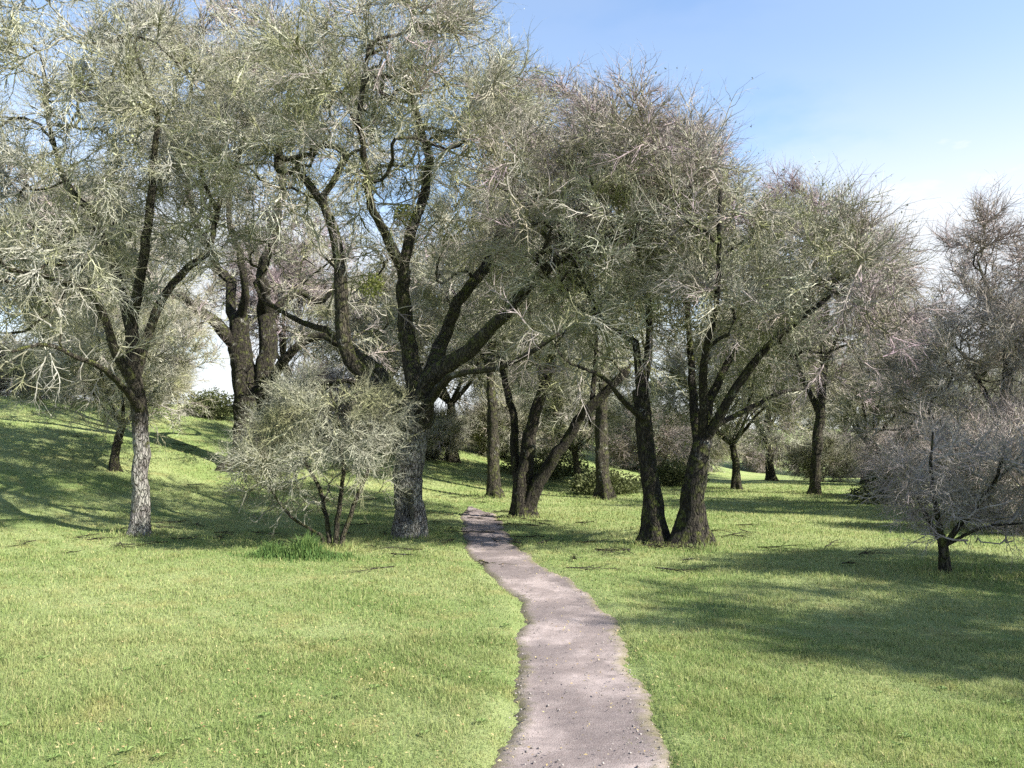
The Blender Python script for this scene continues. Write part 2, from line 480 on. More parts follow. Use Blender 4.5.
def tree(name, label, cat, base, stems, ell, seed, bark='bark', crown='crown', tuft='tuft', group=None, mist=(), n_targets=900, n_sprays=3000,
         zmin=1.5, flare=.75, hollow=None, sink=.15, limb_r=None, **kw):
    """stems: list of (points in the place, r0, r1, 'trunk' or 'limb')"""
    rng = np.random.default_rng(seed)
    bx, by = base; bz = float(hbase(bx, by))
    org = np.array([bx, by, bz])
    root = empty(name, org, label, cat, group)
    limbs = []; first_trunk = None
    for pts, r0, r1, kind in stems:
        p = resample(np.array(pts) - org, .07 if (hollow and kind == 'trunk') else .16)
        n = len(p)
        env = np.sin(np.linspace(0, math.pi, n))[:, None]
        if kind == 'limb':
            kn = max(3, n // 5); zz = rng.normal(0, 1, (kn, 3)) * .085; zz[0] = 0
            p = p + np.stack([np.interp(np.linspace(0, kn - 1, n), np.arange(kn), zz[:, q]) for q in range(3)], 1)
        p = p + env * np.cumsum(rng.normal(0, .018, p.shape), axis=0) * (.5 if (hollow and kind == 'trunk') else 1)
        s = np.linspace(0, 1, n)
        rr = r0 + (r1 - r0) * s ** (.8 if kind == 'trunk' else .62)
        trunk = kind == 'trunk'
        if trunk: p[0, 2] = min(p[0, 2], -sink)
        k = (44 if hollow and trunk else 22) if r0 > .12 else 12
        V, Q, cap = sweep(p, rr, k, rng, .10 if r0 > .1 else .07, flare if trunk else 0, hollow if (trunk and first_trunk is None) else None)
        o = mk('trunk' if trunk else 'limb', V, [Q, cap], [M[bark if trunk or bark != 'pale_bark' else 'bark']], None, smooth=True)
        if trunk and first_trunk is None: first_trunk = o; o.parent = root
        elif trunk: o.parent = root
        else: o.parent = first_trunk
        limbs.append((p, rr))
    V, fl, tn, rn, mi = build_crown(limbs, [(np.array(e[0]) - org, *e[1:]) for e in ell], rng, n_targets, n_sprays, zmin=zmin, **kw)
    mk('crown', V, fl, [M[crown], M[tuft], M['bark']], root, {'tone': tn, 'rnd': rn}, mi)
    for c, r in mist:
        V, Q, a = mistletoe(np.array(c) - org, r, rng)
        mk('mistletoe_leaves', V, [Q], [M['mistle']], root, {'rnd': a})
    return root

def E(px, py, d, rx, ry, rd, w=1.):
    """an ellipsoid of crown round a point, radii from its outline"""
    return (P(px, py, d), (rx / F * d, rd, ry / F * d), w)

def bz(px, d):
    """the ground under pixel column px at depth d"""
    x = (px - W_ / 2) / F * d
    return (x, d)

def PP(d, *pts):
    """points (px, py, depth offset)"""
    return [P(a, b, d + c) for a, b, c in pts]

# ------------------------------------------------------------------ ground, path
def axis_pts(lo, hi, fine_lo, fine_hi, step, grow_=1.06):
    a = list(np.arange(fine_lo, fine_hi, step))
    s = step; v = a[-1]
    while v < hi: s *= grow_; v += s; a.append(v)
    s = step; v = a[0]; pre = []
    while v > lo: s *= grow_; v -= s; pre.append(v)
    return np.array(pre[::-1] + a)

xs = axis_pts(-1100, 1100, -3.6, 2.4, .075, 1.06); ys = axis_pts(-60, 1500, 1.5, 30, .13, 1.07)
X, Y = np.meshgrid(xs, ys)
near = (np.abs(X) < 12) & (Y < 34)
Z = hbase(X, Y)
Z[near] = ground_h(X[near], Y[near])
nx, ny = len(xs), len(ys)
i = np.arange(nx * ny).reshape(ny, nx)
Q = np.stack([i[:-1, :-1], i[:-1, 1:], i[1:, 1:], i[1:, :-1]], -1).reshape(-1, 4)
g = mk('ground', np.stack([X, Y, Z], -1).reshape(-1, 3), [Q], [M['turf']], smooth=True)
g['kind'] = 'structure'

pd_ = catmull(PATH_C, 40)
tan = nrm(np.gradient(pd_, axis=0)); nor = np.stack([-tan[:, 1], tan[:, 0]], -1)
rng = np.random.default_rng(5)
sarr = np.concatenate([[0], np.cumsum(np.linalg.norm(np.diff(pd_, axis=0), axis=1))])
taper = np.clip((sarr[-1] - sarr) / 2.5, .15, 1)
wl = .05 * np.sin(sarr * 2.3) + .04 * np.sin(sarr * 5.1 + 1) + .02 * rng.normal(0, 1, len(sarr))
wr = .05 * np.sin(sarr * 1.9 + 2) + .04 * np.sin(sarr * 4.3) + .02 * rng.normal(0, 1, len(sarr))
cols = np.linspace(-1, 1, 15)
pv = []; ed = []
for c_ in cols:
    w = np.where(c_ < 0, HW + wl, HW + wr) * c_
    q = pd_ + nor * (w * taper)[:, None]
    z = hbase(q[:, 0], q[:, 1]) - .012 - .05 * max(0, abs(c_) - .86) / .14 - .012 * (1 - c_ * c_) + .006 * rng.normal(0, 1, len(q)) * (abs(c_) < .9)
    pv.append(np.column_stack([q, z])); ed.append(np.full(len(q), abs(c_)))
pv = np.stack(pv, 1); ed = np.stack(ed, 1)
i = np.arange(pv.shape[0] * pv.shape[1]).reshape(pv.shape[:2])
Q = np.stack([i[:-1, :-1], i[1:, :-1], i[1:, 1:], i[:-1, 1:]], -1).reshape(-1, 4)[:, ::-1]
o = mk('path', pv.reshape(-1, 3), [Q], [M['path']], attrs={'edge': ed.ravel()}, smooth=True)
o['kind'] = 'structure'

def blades(name, x, y, h, wd, rng, mat, lean=.5, z=None):
    n = len(x)
    z = ground_h(x, y) if z is None else z
    az = rng.random(n) * 6.28; le = rng.random(n) * lean
    lx, ly = np.cos(az) * le * h, np.sin(az) * le * h
    fa = rng.random(n) * 6.28
    wx, wy = np.cos(fa) * wd, np.sin(fa) * wd
    b = np.stack([x, y, z - .01], -1)
    V = np.stack([b + np.stack([-wx, -wy, 0 * x], -1), b + np.stack([wx, wy, 0 * x], -1),
                  b + np.stack([lx * .35 + wx * .8, ly * .35 + wy * .8, h * .62], -1), b + np.stack([lx * .35 - wx * .8, ly * .35 - wy * .8, h * .62], -1),
                  b + np.stack([lx, ly, h * (1 - .25 * le)], -1)], 1)
    base = np.arange(n)[:, None] * 5
    Qd = base + np.array([[0, 1, 2, 3]]); Tr = base + np.array([[3, 2, 4]])
    return mk(name, V.reshape(-1, 3), [Qd, Tr], [mat], attrs={'rnd': np.repeat(rng.random(n), 5), 'rn2': np.repeat(rng.random(n), 5)})

rng = np.random.default_rng(11)
n = 760000
# density falls with distance
u = rng.random(n)
d = np.where(rng.random(n) < .42, np.sqrt(2.2 ** 2 + u * (7.5 ** 2 - 2.2 ** 2)), 7.5 * (44 / 7.5) ** u)
x = (rng.random(n) - .5) * 1.62 * d + 0; y = d
pdn = np.full(n, 9.); nearm = (np.abs(x) < 8) & (y < 32); pdn[nearm] = path_dist(x[nearm], y[nearm])
rag = HW - .05 + .06 * np.sin(x * 7 + y * 5) + .05 * np.sin(x * 3 - y * 3.1) + rng.normal(0, .075, n)
rag = rag - np.clip((y - 21.5) / 3.5, 0, 1) * 1.1 * rng.random(n) ** .5
k = pdn > rag
tus = np.sin(x * 5.3 + 2 * np.sin(y * 3.1)) * np.sin(y * 4.7 + 2 * np.sin(x * 2.3 + 1)) + .6 * np.sin(x * 11 + y * 9)
k &= rng.random(n) < .75 + .25 * np.clip(tus + .4, 0, 1)
# worn tufts and bare patches
patch = np.sin(x * 2.1 + np.sin(y * 1.3) * 1.7) * np.sin(y * 1.7 + np.sin(x * .9) * 2)
x, y, pdn, patch, tus = x[k], y[k], pdn[k], patch[k], tus[k]
TRUNKS = np.array([((a - W_ / 2) / F * b, b) for a, b in ((139, 16.), (408, 16.), (248, 27.), (493, 28.), (525, 20.5), (655, 14.4), (692, 14.2), (815, 31.), (604, 29.), (945, 11.), (332, 14.4))])
tdist = np.min(np.hypot(x[:, None] - TRUNKS[None, :, 0], y[:, None] - TRUNKS[None, :, 1]), axis=1)
tdist = np.maximum(tdist - .3, 0)
h = rng.uniform(.02, .062, len(x)) * (1 + .25 * patch + .22 * np.clip(tus, -.6, 1.2) + 1.1 * np.exp(-(tdist / .45) ** 2)) * np.where(pdn < HW + .2, .75, 1) * (1 + y * .012)
o = blades('grass', x, y, h, np.maximum(.0022, .00042 * y) * rng.uniform(.7, 1.3, len(x)), rng, M['blade'], 1.1)
o['kind'] = 'stuff'

# broad-leaved weeds in the turf
n = 420
wy = 3 + 15 * rng.random(n) ** 1.5; wx = (rng.random(n) - .5) * 1.7 * wy
ok = path_dist(wx, wy) > HW + .12; wx, wy = wx[ok], wy[ok]; n = len(wx)
K = 7
az = rng.random((n, 1)) * 6.28 + np.arange(K)[None] * 6.28 / K + rng.normal(0, .2, (n, K)); L = rng.uniform(.02, .045, (n, 1)) * rng.uniform(.7, 1.2, (n, K))
cz = ground_h(wx, wy)[:, None] + .018
ca, sa = np.cos(az), np.sin(az)
def wp(a, b, h_): return np.stack([wx[:, None] + (ca * a - sa * b) * L, wy[:, None] + (sa * a + ca * b) * L, cz + h_ * L], -1)
V = np.stack([wp(.1, 0, 0), wp(.6, -.25, .35), wp(1.1, 0, .25), wp(.6, .25, .35)], 2)
o = mk('weeds', V.reshape(-1, 3), [np.arange(n * K * 4).reshape(-1, 4)], [M['weed']], attrs={'rnd': np.repeat(rng.random(n * K), 4)})
o['kind'] = 'stuff'

# dry leaves in the turf and along the trail
n = 7500
y = 3.2 + 18 * rng.random(n) ** 1.7; x = -.9 - np.abs(rng.normal(0, .30, n)) * y * .8 + .2
m2 = rng.random(n) < .3; x = np.where(m2, .5 + rng.normal(0, .55, n) * (1 + y * .05), x)
m3 = np.arange(n) < 2600; ti = rng.integers(0, 8, n); ta = rng.random(n) * 6.28; tr = .35 + np.abs(rng.normal(0, .8, n))
x = np.where(m3, TRUNKS[ti, 0] + tr * np.cos(ta), x); y = np.where(m3, TRUNKS[ti, 1] + tr * np.sin(ta), y)
z = ground_h(x, y) + rng.uniform(.015, .055, n)
dd = path_dist(x, y); z = np.where(dd < HW, hbase(x, y) + .004, z)
B = basis(np.stack([rng.normal(0, .45, n), rng.normal(0, .45, n), np.ones(n)], -1), rng)
lf = np.array([[-.6, 0, 0], [0, -.32, .12], [.7, 0, 0.05], [0, .32, .16]]) * .017
V = np.einsum('nij,mj->nmi', B, lf) * rng.uniform(.5, 1.3, n)[:, None, None] + np.stack([x, y, z], -1)[:, None]
o = mk('leaf_litter', V.reshape(-1, 3), [np.arange(n * 4).reshape(-1, 4)], [M['litter']], attrs={'rnd': np.repeat(rng.random(n), 4)})
o['kind'] = 'stuff'

# fallen twigs under the crowns
n = 130
ti = rng.integers(0, 8, n); ta = rng.random(n) * 6.28; tr = .8 + np.abs(rng.normal(0, 2.2, n))
fx = TRUNKS[ti, 0] + tr * np.cos(ta); fy = TRUNKS[ti, 1] + tr * np.sin(ta)
vs_, fs_, of = [], [], 0
for k in range(n):
    a0, a1, q0, q1 = SPRAYS[k % len(SPRAYS)]
    an = rng.random() * 6.28; dr = np.array([[math.cos(an), math.sin(an), .02]]); Bk = basis(dr, rng)[0]; sc_ = rng.uniform(.4, 1.)
    w0 = (a0 @ Bk.T) * sc_ * [1, 1, .25] + [fx[k], fy[k], 0]; w1 = (a1 @ Bk.T) * sc_ * [1, 1, .25] + [fx[k], fy[k], 0]
    gz = float(ground_h(fx[k], fy[k])) + .05
    w0[:, 2] = np.maximum(w0[:, 2], -.03) + gz; w1[:, 2] = np.maximum(w1[:, 2], -.03) + gz
    V, Fq = prisms(w0, w1, q0 * 1.1, q1 * 1.1, 3, rng); vs_.append(V); fs_.append(Fq + of); of += len(V)
V = np.concatenate(vs_)
o = mk('twig_litter', V, [np.concatenate(fs_)], [M['bark']]); o['kind'] = 'stuff'

# loose pebbles on the trail
n = 1500
s_ = rng.integers(30, len(pd_) - 90, n); c_ = np.sign(rng.random(n) - .5) * rng.random(n) ** .5
q = pd_[s_] + nor[s_] * (c_ * (HW - .03))[:, None]
ico = np.array([[1, 0, 0], [-1, 0, 0], [0, 1, 0], [0, -1, 0], [0, 0, .7], [0, 0, -.7]])
ft = np.array([[0, 2, 4], [2, 1, 4], [1, 3, 4], [3, 0, 4], [2, 0, 5], [1, 2, 5], [3, 1, 5], [0, 3, 5]])
V = ico[None] * (1 + rng.normal(0, .22, (n, 6, 3))) * (.003 + .008 * rng.random(n) ** 3)[:, None, None]
V = V + np.column_stack([q, hbase(q[:, 0], q[:, 1]) - .012])[:, None]
o = mk('gravel', V.reshape(-1, 3), [(np.arange(n)[:, None, None] * 6 + ft[None]).reshape(-1, 3)], [M['stone']], attrs={'rnd': np.repeat(rng.random(n), 6)}, smooth=True)
o['kind'] = 'stuff'

# ------------------------------------------------------------------ the oaks
ROW = 'bare oaks beside the footpath'
# pale trunk at the left
d = 16.
tree('oak_tree', 'slim oak with a pale lichened trunk at the left edge of the sunlit grass', 'tree', bz(138, d),
     [(PP(d, (139, 547, 0), (143, 470, 0), (142, 420, .1), (137, 380, 0), (130, 315, 0)), .185, .125, 'trunk'),
      (PP(d, (139, 395, 0), (118, 340, -.4), (105, 296, -.6), (62, 275, -.9), (5, 262, -1.4)), .13, .04, 'limb'),
      (PP(d, (132, 330, 0), (108, 250, .5), (65, 160, .8), (45, 70, .6)), .13, .035, 'limb'),
      (PP(d, (131, 325, 0), (146, 235, -.5), (150, 130, -.9), (140, 50, -1.2)), .13, .035, 'limb'),
      (PP(d, (136, 375, 0), (168, 275, .3), (215, 190, .9), (240, 120, 1.2)), .12, .035, 'limb'),
      (PP(d, (140, 410, 0), (105, 365, -1.4), (50, 340, -2.4), (10, 350, -3)), .09, .025, 'limb')],
     [E(75, 180, d, 155, 160, 3.3), E(35, 305, d - 1.2, 125, 85, 2.0, 1.3), E(150, 100, d, 105, 90, 2.4)], 1, bark='pale_bark', crown='pale', zmin=2.0,
     group=ROW, n_targets=900, n_sprays=3300, tufts=15000, young=.35, sag=.2)

# dark twin-stemmed oak on the rise
d = 27.
tree('oak_tree', 'thick dark oak forking low into twisting limbs, behind the grey shrub', 'tree', bz(247, d),
     [(PP(d, (250, 472, 0), (250, 425, 0), (247, 380, 0), (242, 340, 0), (238, 315, 0)), .56, .30, 'trunk'),
      (PP(d, (252, 440, 0), (257, 395, .1), (264, 350, .2), (266, 305, .4)), .42, .27, 'trunk'),
      (PP(d, (244, 355, 0), (222, 326, -.3), (190, 300, -1), (160, 290, -1.4), (110, 291, -2), (55, 272, -2.6)), .26, .08, 'limb'),
      (PP(d, (239, 325, 0), (228, 285, .6), (205, 250, 1), (185, 180, 1.2), (190, 90, 1)), .22, .06, 'limb'),
      (PP(d, (266, 315, .4), (262, 270, -.6), (285, 210, -1), (280, 130, -1.2), (300, 60, -1.5)), .24, .06, 'limb'),
      (PP(d, (257, 398, 0), (282, 360, -.6), (318, 338, -1), (345, 345, -1.2), (378, 372, -1.8)), .23, .08, 'limb'),
      (PP(d, (256, 402, 0), (288, 383, -.8), (325, 381, -1.5), (372, 383, -2)), .17, .07, 'limb'),
      (PP(d, (266, 320, .3), (300, 292, .8), (325, 300, 1.6), (352, 250, 2)), .20, .05, 'limb'),
      (PP(d, (240, 320, 0), (245, 270, -1), (228, 220, -1.6), (240, 150, -2)), .18, .05, 'limb')],
     [E(255, 95, d, 150, 85, 5), E(135, 235, d - 1, 90, 70, 3.5, .7), E(345, 320, d - 1.5, 70, 50, 2.5, .6), E(265, 225, d + 1.5, 100, 80, 3, .7)], 2, bark='dark_bark', group=ROW, zmin=3.5, n_targets=1100, n_sprays=3400,
     spray_scale=1.35, thick=1.4, tufts=9000, tuft_size=.04, young=.6, low=.3)

# the big spreading oak by the path
d = 16.
tree('oak_tree', 'big spreading oak with a hollow grey trunk just left of where the footpath bends', 'tree', bz(406, d),
     [(PP(d, (408, 549, 0), (410, 480, 0), (416, 430, 0), (420, 395, 0)), .315, .27, 'trunk'),
      (PP(d, (416, 436, 0), (384, 385, -.5), (346, 330, -.9), (330, 255, -1), (300, 170, -.8)), .235, .07, 'limb'),
      (PP(d, (420, 405, 0), (409, 330, .3), (404, 255, .4), (425, 190, .8), (415, 90, .9)), .22, .06, 'limb'),
      (PP(d, (421, 412, 0), (440, 345, .8), (468, 285, 1.4), (505, 215, 1.9), (520, 120, 2)), .215, .055, 'limb'),
      (PP(d, (420, 425, 0), (455, 362, -.6), (502, 312, -1.1), (552, 266, -1.4), (625, 228, -1.6)), .235, .06, 'limb'),
      (PP(d, (419, 420, 0), (372, 366, 1), (318, 330, 1.9), (262, 300, 2.4)), .17, .045, 'limb'),
      (PP(d, (405, 275, .3), (372, 205, -.6), (362, 120, -1.4), (370, 50, -1.6)), .13, .035, 'limb'),
      (PP(d, (421, 415, 0), (448, 366, -1.6), (500, 352, -2.4), (560, 335, -2.8)), .12, .035, 'limb')],
     [E(420, 170, d, 185, 160, 3.9, 1.1), E(340, 110, d, 110, 95, 2.8), E(540, 215, d - .6, 125, 110, 2.8), E(262, 105, d + 2.5, 80, 65, 2.3), E(245, 215, d + 2.5, 70, 70, 2.2, .8), E(440, 90, d + .4, 120, 80, 2.6)], 3, group=ROW, zmin=2.2,  # rear left crown lobes added to shade the hillside and close the sky gap
     hollow=(np.array([-.22, -.97, 0]), .5, 1.15, .88), bark='pale_bark', flare=.36, low=.04, n_targets=1300, n_sprays=4200, tufts=18000, young=.6,
     mist=[(P(404, 216, d), .22), (P(372, 285, d - .6), .25)])

# slender oak and the leaning cluster right of the path end
d = 28.
tree('oak_tree', 'slender dark trunk standing behind the far end of the footpath', 'tree', bz(493, d),
     [(PP(d, (494, 500, 0), (492, 440, 0), (489, 390, 0), (494, 320, .2)), .24, .13, 'trunk'),
      (PP(d, (491, 380, 0), (470, 330, .5), (450, 280, .8)), .10, .04, 'limb'),
      (PP(d, (492, 350, 0), (515, 300, -.6), (530, 240, -1)), .10, .04, 'limb')],
     [E(492, 270, d, 90, 120, 3.2)], 4, group=ROW, zmin=3, n_targets=420, n_sprays=1200, spray_scale=1.3, thick=1.4, tufts=5000, tuft_size=.04)
d = 20.5
tree('oak_tree', 'leaning dark oak of three splayed stems where the footpath disappears', 'tree', bz(525, d),
     [(PP(d, (525, 520, 0), (522, 495, 0), (530, 450, 0), (545, 395, 0), (562, 330, .3)), .25, .10, 'trunk'),
      (PP(d, (526, 512, 0), (540, 480, -.2), (562, 448, -.5), (592, 405, -.8), (628, 370, -1.2)), .20, .09, 'trunk'),
      (PP(d, (522, 512, 0), (516, 470, .2), (512, 420, .4), (500, 360, .6)), .16, .07, 'trunk'),
      (PP(d, (545, 395, 0), (535, 330, -.6), (520, 270, -1)), .08, .03, 'limb'),
      (PP(d, (592, 405, -.8), (600, 340, -.4), (612, 270, 0)), .08, .03, 'limb')],
     [E(560, 300, d, 105, 95, 2.9), E(610, 330, d - .8, 70, 70, 2)], 5, bark='dark_bark', group=ROW, zmin=2.3, n_targets=650, n_sprays=2000, spray_scale=1.1, thick=1.15, tufts=9000, tuft_size=.034, young=.4)

# the pair of oaks in the middle of the meadow
d = 14.4
tree('oak_tree', 'dark trunk leaning left, left one of the close pair on the right lawn', 'tree', bz(654, d),
     [(PP(d, (655, 552, 0), (652, 500, 0), (647, 440, 0), (640, 390, 0)), .21, .13, 'trunk'),
      (PP(d, (641, 398, 0), (622, 340, .5), (590, 280, .9), (560, 230, 1.1)), .10, .03, 'limb'),
      (PP(d, (641, 395, 0), (650, 330, .7), (640, 250, 1.2), (630, 150, 1.4)), .10, .03, 'limb'),
      (PP(d, (645, 420, 0), (612, 385, -.7), (575, 365, -1.2)), .07, .025, 'limb')],
     [E(625, 225, d + .6, 105, 120, 2.4), E(590, 330, d - .4, 75, 60, 1.7, .8)], 6, bark='dark_bark', group=ROW, zmin=2.0, n_targets=700, n_sprays=2200, tufts=11000,
     young=.8, mist=[(P(672, 208, d), .24), (P(633, 128, d + 1), .2)])
d = 14.2
tree('oak_tree', 'forked dark oak with long limbs reaching right, right one of the close pair', 'tree', bz(692, d),
     [(PP(d, (691, 555, 0), (693, 510, 0), (698, 470, 0), (703, 440, 0)), .26, .17, 'trunk'),
      (PP(d, (700, 455, 0), (686, 400, .5), (684, 320, .9), (668, 230, 1.0), (672, 150, 1)), .10, .03, 'limb'),
      (PP(d, (703, 445, 0), (733, 398, -.4), (762, 358, -.7), (805, 310, -1), (868, 274, -1.2)), .11, .03, 'limb'),
      (PP(d, (702, 450, 0), (716, 385, .7), (742, 300, 1.3), (765, 210, 1.6)), .11, .03, 'limb'),
      (PP(d, (703, 442, 0), (705, 370, -.8), (716, 290, -1.4), (720, 190, -1.7)), .10, .03, 'limb'),
      (PP(d, (712, 428, -.1), (765, 398, .8), (815, 380, 1.4)), .06, .025, 'limb')],
     [E(748, 290, d, 112, 95, 2.7), E(825, 320, d - .5, 80, 66, 2.0, .9), E(680, 200, d + .6, 62, 85, 1.9, .8)], 7, bark='dark_bark', group=ROW, zmin=1.9, n_targets=900, n_sprays=2800, tufts=14000,
     mist=[(P(648, 196, d + 1.), .16)], young=.75)

# thin tree farther into the meadow, purple crown
d = 31.
far_oak = tree('oak_tree', 'distant thin trunked oak with purplish crown beyond the right meadow', 'tree', bz(815, d),
     [(PP(d, (815, 502, 0), (816, 450, 0), (820, 390, 0), (825, 330, 0)), .22, .14, 'trunk'),
      (PP(d, (818, 410, 0), (790, 340, .6), (765, 260, 1)), .12, .04, 'limb'),
      (PP(d, (822, 370, 0), (855, 300, -.7), (880, 245, -1)), .12, .04, 'limb'),
      (PP(d, (825, 335, 0), (825, 260, .3), (815, 195, .5)), .12, .04, 'limb')],
     [E(825, 300, d, 85, 95, 3.8), E(790, 265, d, 55, 72, 3, .8), E(860, 330, d, 60, 90, 3, .8)], 8, crown='purple', group=ROW, zmin=2.8, n_targets=800, n_sprays=2600, spray_scale=1.4, thick=1.5, tufts=2500, tuft_size=.04, young=.95)

# tall crown behind the pair
d = 29.
tree('oak_tree', 'tall purple crowned oak rising behind the close pair of trunks', 'tree', bz(612, d),
     [(PP(d, (604, 492, 0), (602, 440, 0), (606, 370, 0), (612, 310, 0)), .26, .16, 'trunk'),
      (PP(d, (606, 370, 0), (570, 300, .5), (545, 220, .8), (530, 130, 1)), .13, .04, 'limb'),
      (PP(d, (610, 330, 0), (640, 250, -.6), (670, 190, -.8), (690, 140, -1)), .13, .04, 'limb'),
      (PP(d, (612, 312, 0), (608, 220, .3), (600, 130, .5)), .13, .04, 'limb')],
     [E(605, 210, d, 110, 100, 4.3), E(672, 205, d, 52, 80, 3.2, .9), E(540, 165, d, 65, 85, 3.2, .8)], 9, crown='purple', group=ROW, zmin=3.5, n_targets=950, n_sprays=3200, spray_scale=1.45, thick=1.5, tufts=3000, tuft_size=.04, young=.9)

# right edge: sapling and the bare tree behind it
d = 11.
tree('thorn_sapling', 'small twiggy thorn sapling with a short dark stem on the shaded right lawn', 'small tree', bz(945, d),
     [(PP(d, (945, 582, 0), (945, 560, 0), (941, 535, 0)), .085, .06, 'trunk'),
      (PP(d, (941, 540, 0), (922, 505, .2), (900, 470, .3)), .045, .012, 'limb'),
      (PP(d, (941, 538, 0), (938, 490, -.3), (935, 430, -.4)), .045, .012, 'limb'),
      (PP(d, (943, 548, 0), (968, 512, 0), (1000, 480, .1), (1025, 450, .2)), .045, .012, 'limb'),
      (PP(d, (943, 546, 0), (985, 530, -.3), (1030, 520, -.5)), .03, .012, 'limb')],
     [E(952, 480, d, 66, 62, .9), E(1010, 490, d, 55, 58, .9)], 10, crown='brown', zmin=.3, flare=.36, low=.04, n_targets=380, n_sprays=900, spray_scale=.55, thick=.75, tufts=3500, tuft_size=.018, young=.6, jit=.02)
d = 22.
tree('bare_tree', 'bare grey brown tree filling the right edge behind the twiggy sapling', 'tree', bz(1010, d),
     [(PP(d, (1012, 530, 0), (1010, 480, 0), (1005, 420, 0), (1008, 370, 0)), .22, .13, 'trunk'),
      (PP(d, (1006, 430, 0), (970, 370, .5), (940, 330, .8)), .10, .03, 'limb'),
      (PP(d, (1008, 380, 0), (1000, 310, .2), (985, 260, .4)), .10, .03, 'limb'),
      (PP(d, (1008, 375, 0), (1050, 310, -.5), (1090, 240, -.8)), .10, .03, 'limb'),
      (PP(d, (1006, 440, 0), (955, 420, -.6), (900, 410, -1)), .08, .03, 'limb')],
     [E(1030, 330, d, 95, 120, 3.2), E(950, 385, d, 80, 80, 2.2, 1.1), E(900, 440, d, 40, 45, 1.5, .8)], 11, crown='brown', zmin=1.8, n_targets=950, n_sprays=3200, spray_scale=1.1, thick=1.2, tufts=6000, tuft_size=.034, young=.85)

# grey twiggy shrub left of the big oak
d = 14.4
tree('lichen_shrub', 'round twiggy shrub furred with grey lichen in front of the big oak', 'shrub', bz(322, d),
     [(PP(d, (330, 545, 0), (322, 500, 0), (300, 450, .2), (280, 410, .3)), .05, .02, 'trunk'),
      (PP(d, (335, 545, 0), (338, 490, -.2), (335, 430, -.3), (330, 390, -.3)), .05, .02, 'trunk'),
      (PP(d, (340, 545, 0), (356, 495, 0), (372, 440, .2), (385, 400, .3)), .05, .02, 'trunk'),
      (PP(d, (328, 540, 0), (296, 515, -.3), (268, 485, -.5)), .035, .015, 'trunk')],
     [E(316, 456, d, 66, 62, 1.1), E(268, 482, d, 34, 40, .8), E(364, 438, d, 34, 56, .9), E(300, 410, d, 45, 35, .8, .8)], 12, crown='shrubtwig', tuft='shrubtwig', zmin=.25, flare=.2, n_targets=700, n_sprays=1350, spray_scale=.62, thick=.85, tufts=6500, tuft_size=.026, young=.35, jit=.025)

# ------------------------------------------------------------------ general bare trees for the wood behind, each a copy with its parts
def generic(name, label, seed, H, spread, lean, crown='crown', ntr=1, **kw):
    """a free-standing oak built at the origin"""
    rng = np.random.default_rng(seed)
    b = np.array([0., 0, 0])
    stems = []
    th = H * .26
    top = np.array([lean[0], lean[1], th])
    stems.append(([b + [0, 0, -.2], b + [lean[0] * .3, lean[1] * .3, th * .5], top], H * .026, H * .018, 'trunk'))
    nl = 6
    for i in range(nl):
        a = i / nl * 6.28 + rng.uniform(-.4, .4); up = rng.uniform(.5, 1.0)
        v = np.array([math.cos(a), math.sin(a), 0]) * spread
        stems.append(([top - [0, 0, .15], top + v * .3 + [0, 0, H * .14], top + v * .62 * (1.2 - up * .5) + [0, 0, H * .3 * up + H * .08], top + v * .8 * (1.2 - up * .6) + [0, 0, H * .62 * up]],
                      H * .012, H * .003, 'limb'))
    ell = [(np.array([lean[0], lean[1], H * .60]), (spread, spread, H * .40)), (np.array([spread * .35, 0, H * .5]), (spread * .75, spread * .8, H * .3), .7), (np.array([-spread * .3, .3, H * .52]), (spread * .8, spread * .7, H * .3), .7)]
    root0 = np.array([0, 0, float(hbase(0, 0))])
    stems = [([np.array(p) + root0 for p in s[0]], *s[1:]) for s in stems]
    ell = [(e[0] + root0, *e[1:]) for e in ell]
    return tree(name, label, 'tree', (0, 0), stems, ell, seed, crown=crown, zmin=H * .2, **kw)

def copy_tree(o, loc, rz, sc, label, group):
    def rec(s, p):
        c = s.copy(); COL.objects.link(c)
        if p is not None: c.parent = p
        for ch in s.children: rec(ch, c)
        return c
    c = rec(o, None)
    c.location = loc; c.rotation_euler = (0, 0, rz); c.scale = (sc, sc, sc * 1.0)
    c['label'] = label; c['group'] = group
    return c

WOOD = 'bare trees of the wood behind'
G1 = generic('bare_tree', 'x', 21, 11., 4.6, (.4, .2), n_targets=900, n_sprays=2900, spray_scale=1.5, thick=1.8, tufts=4000, tuft_size=.05, young=.6)
G2 = generic('bare_tree', 'x', 22, 12., 4.0, (-.5, .3), crown='purple', n_targets=900, n_sprays=2900, spray_scale=1.5, thick=1.8, tufts=2500, tuft_size=.05, young=.8)
G3 = generic('bare_tree', 'x', 23, 9., 4.4, (.2, -.4), n_targets=800, n_sprays=2500, spray_scale=1.4, thick=1.7, tufts=6000, tuft_size=.05, young=.4)
protos = [G1, G2, G3]
used = [False] * 3
def put(proto, px, d, sc, rz, label, group=WOOD):
    x = (px - W_ / 2) / F * d
    loc = (x, d, float(hbase(x, d)) - .05)
    if not used[proto]:
        o = protos[proto]; used[proto] = True
        o.location = loc; o.rotation_euler = (0, 0, rz); o.scale = (sc,) * 3; o['label'] = label; o['group'] = group
        return o
    return copy_tree(protos[proto], loc, rz, sc, label, group)

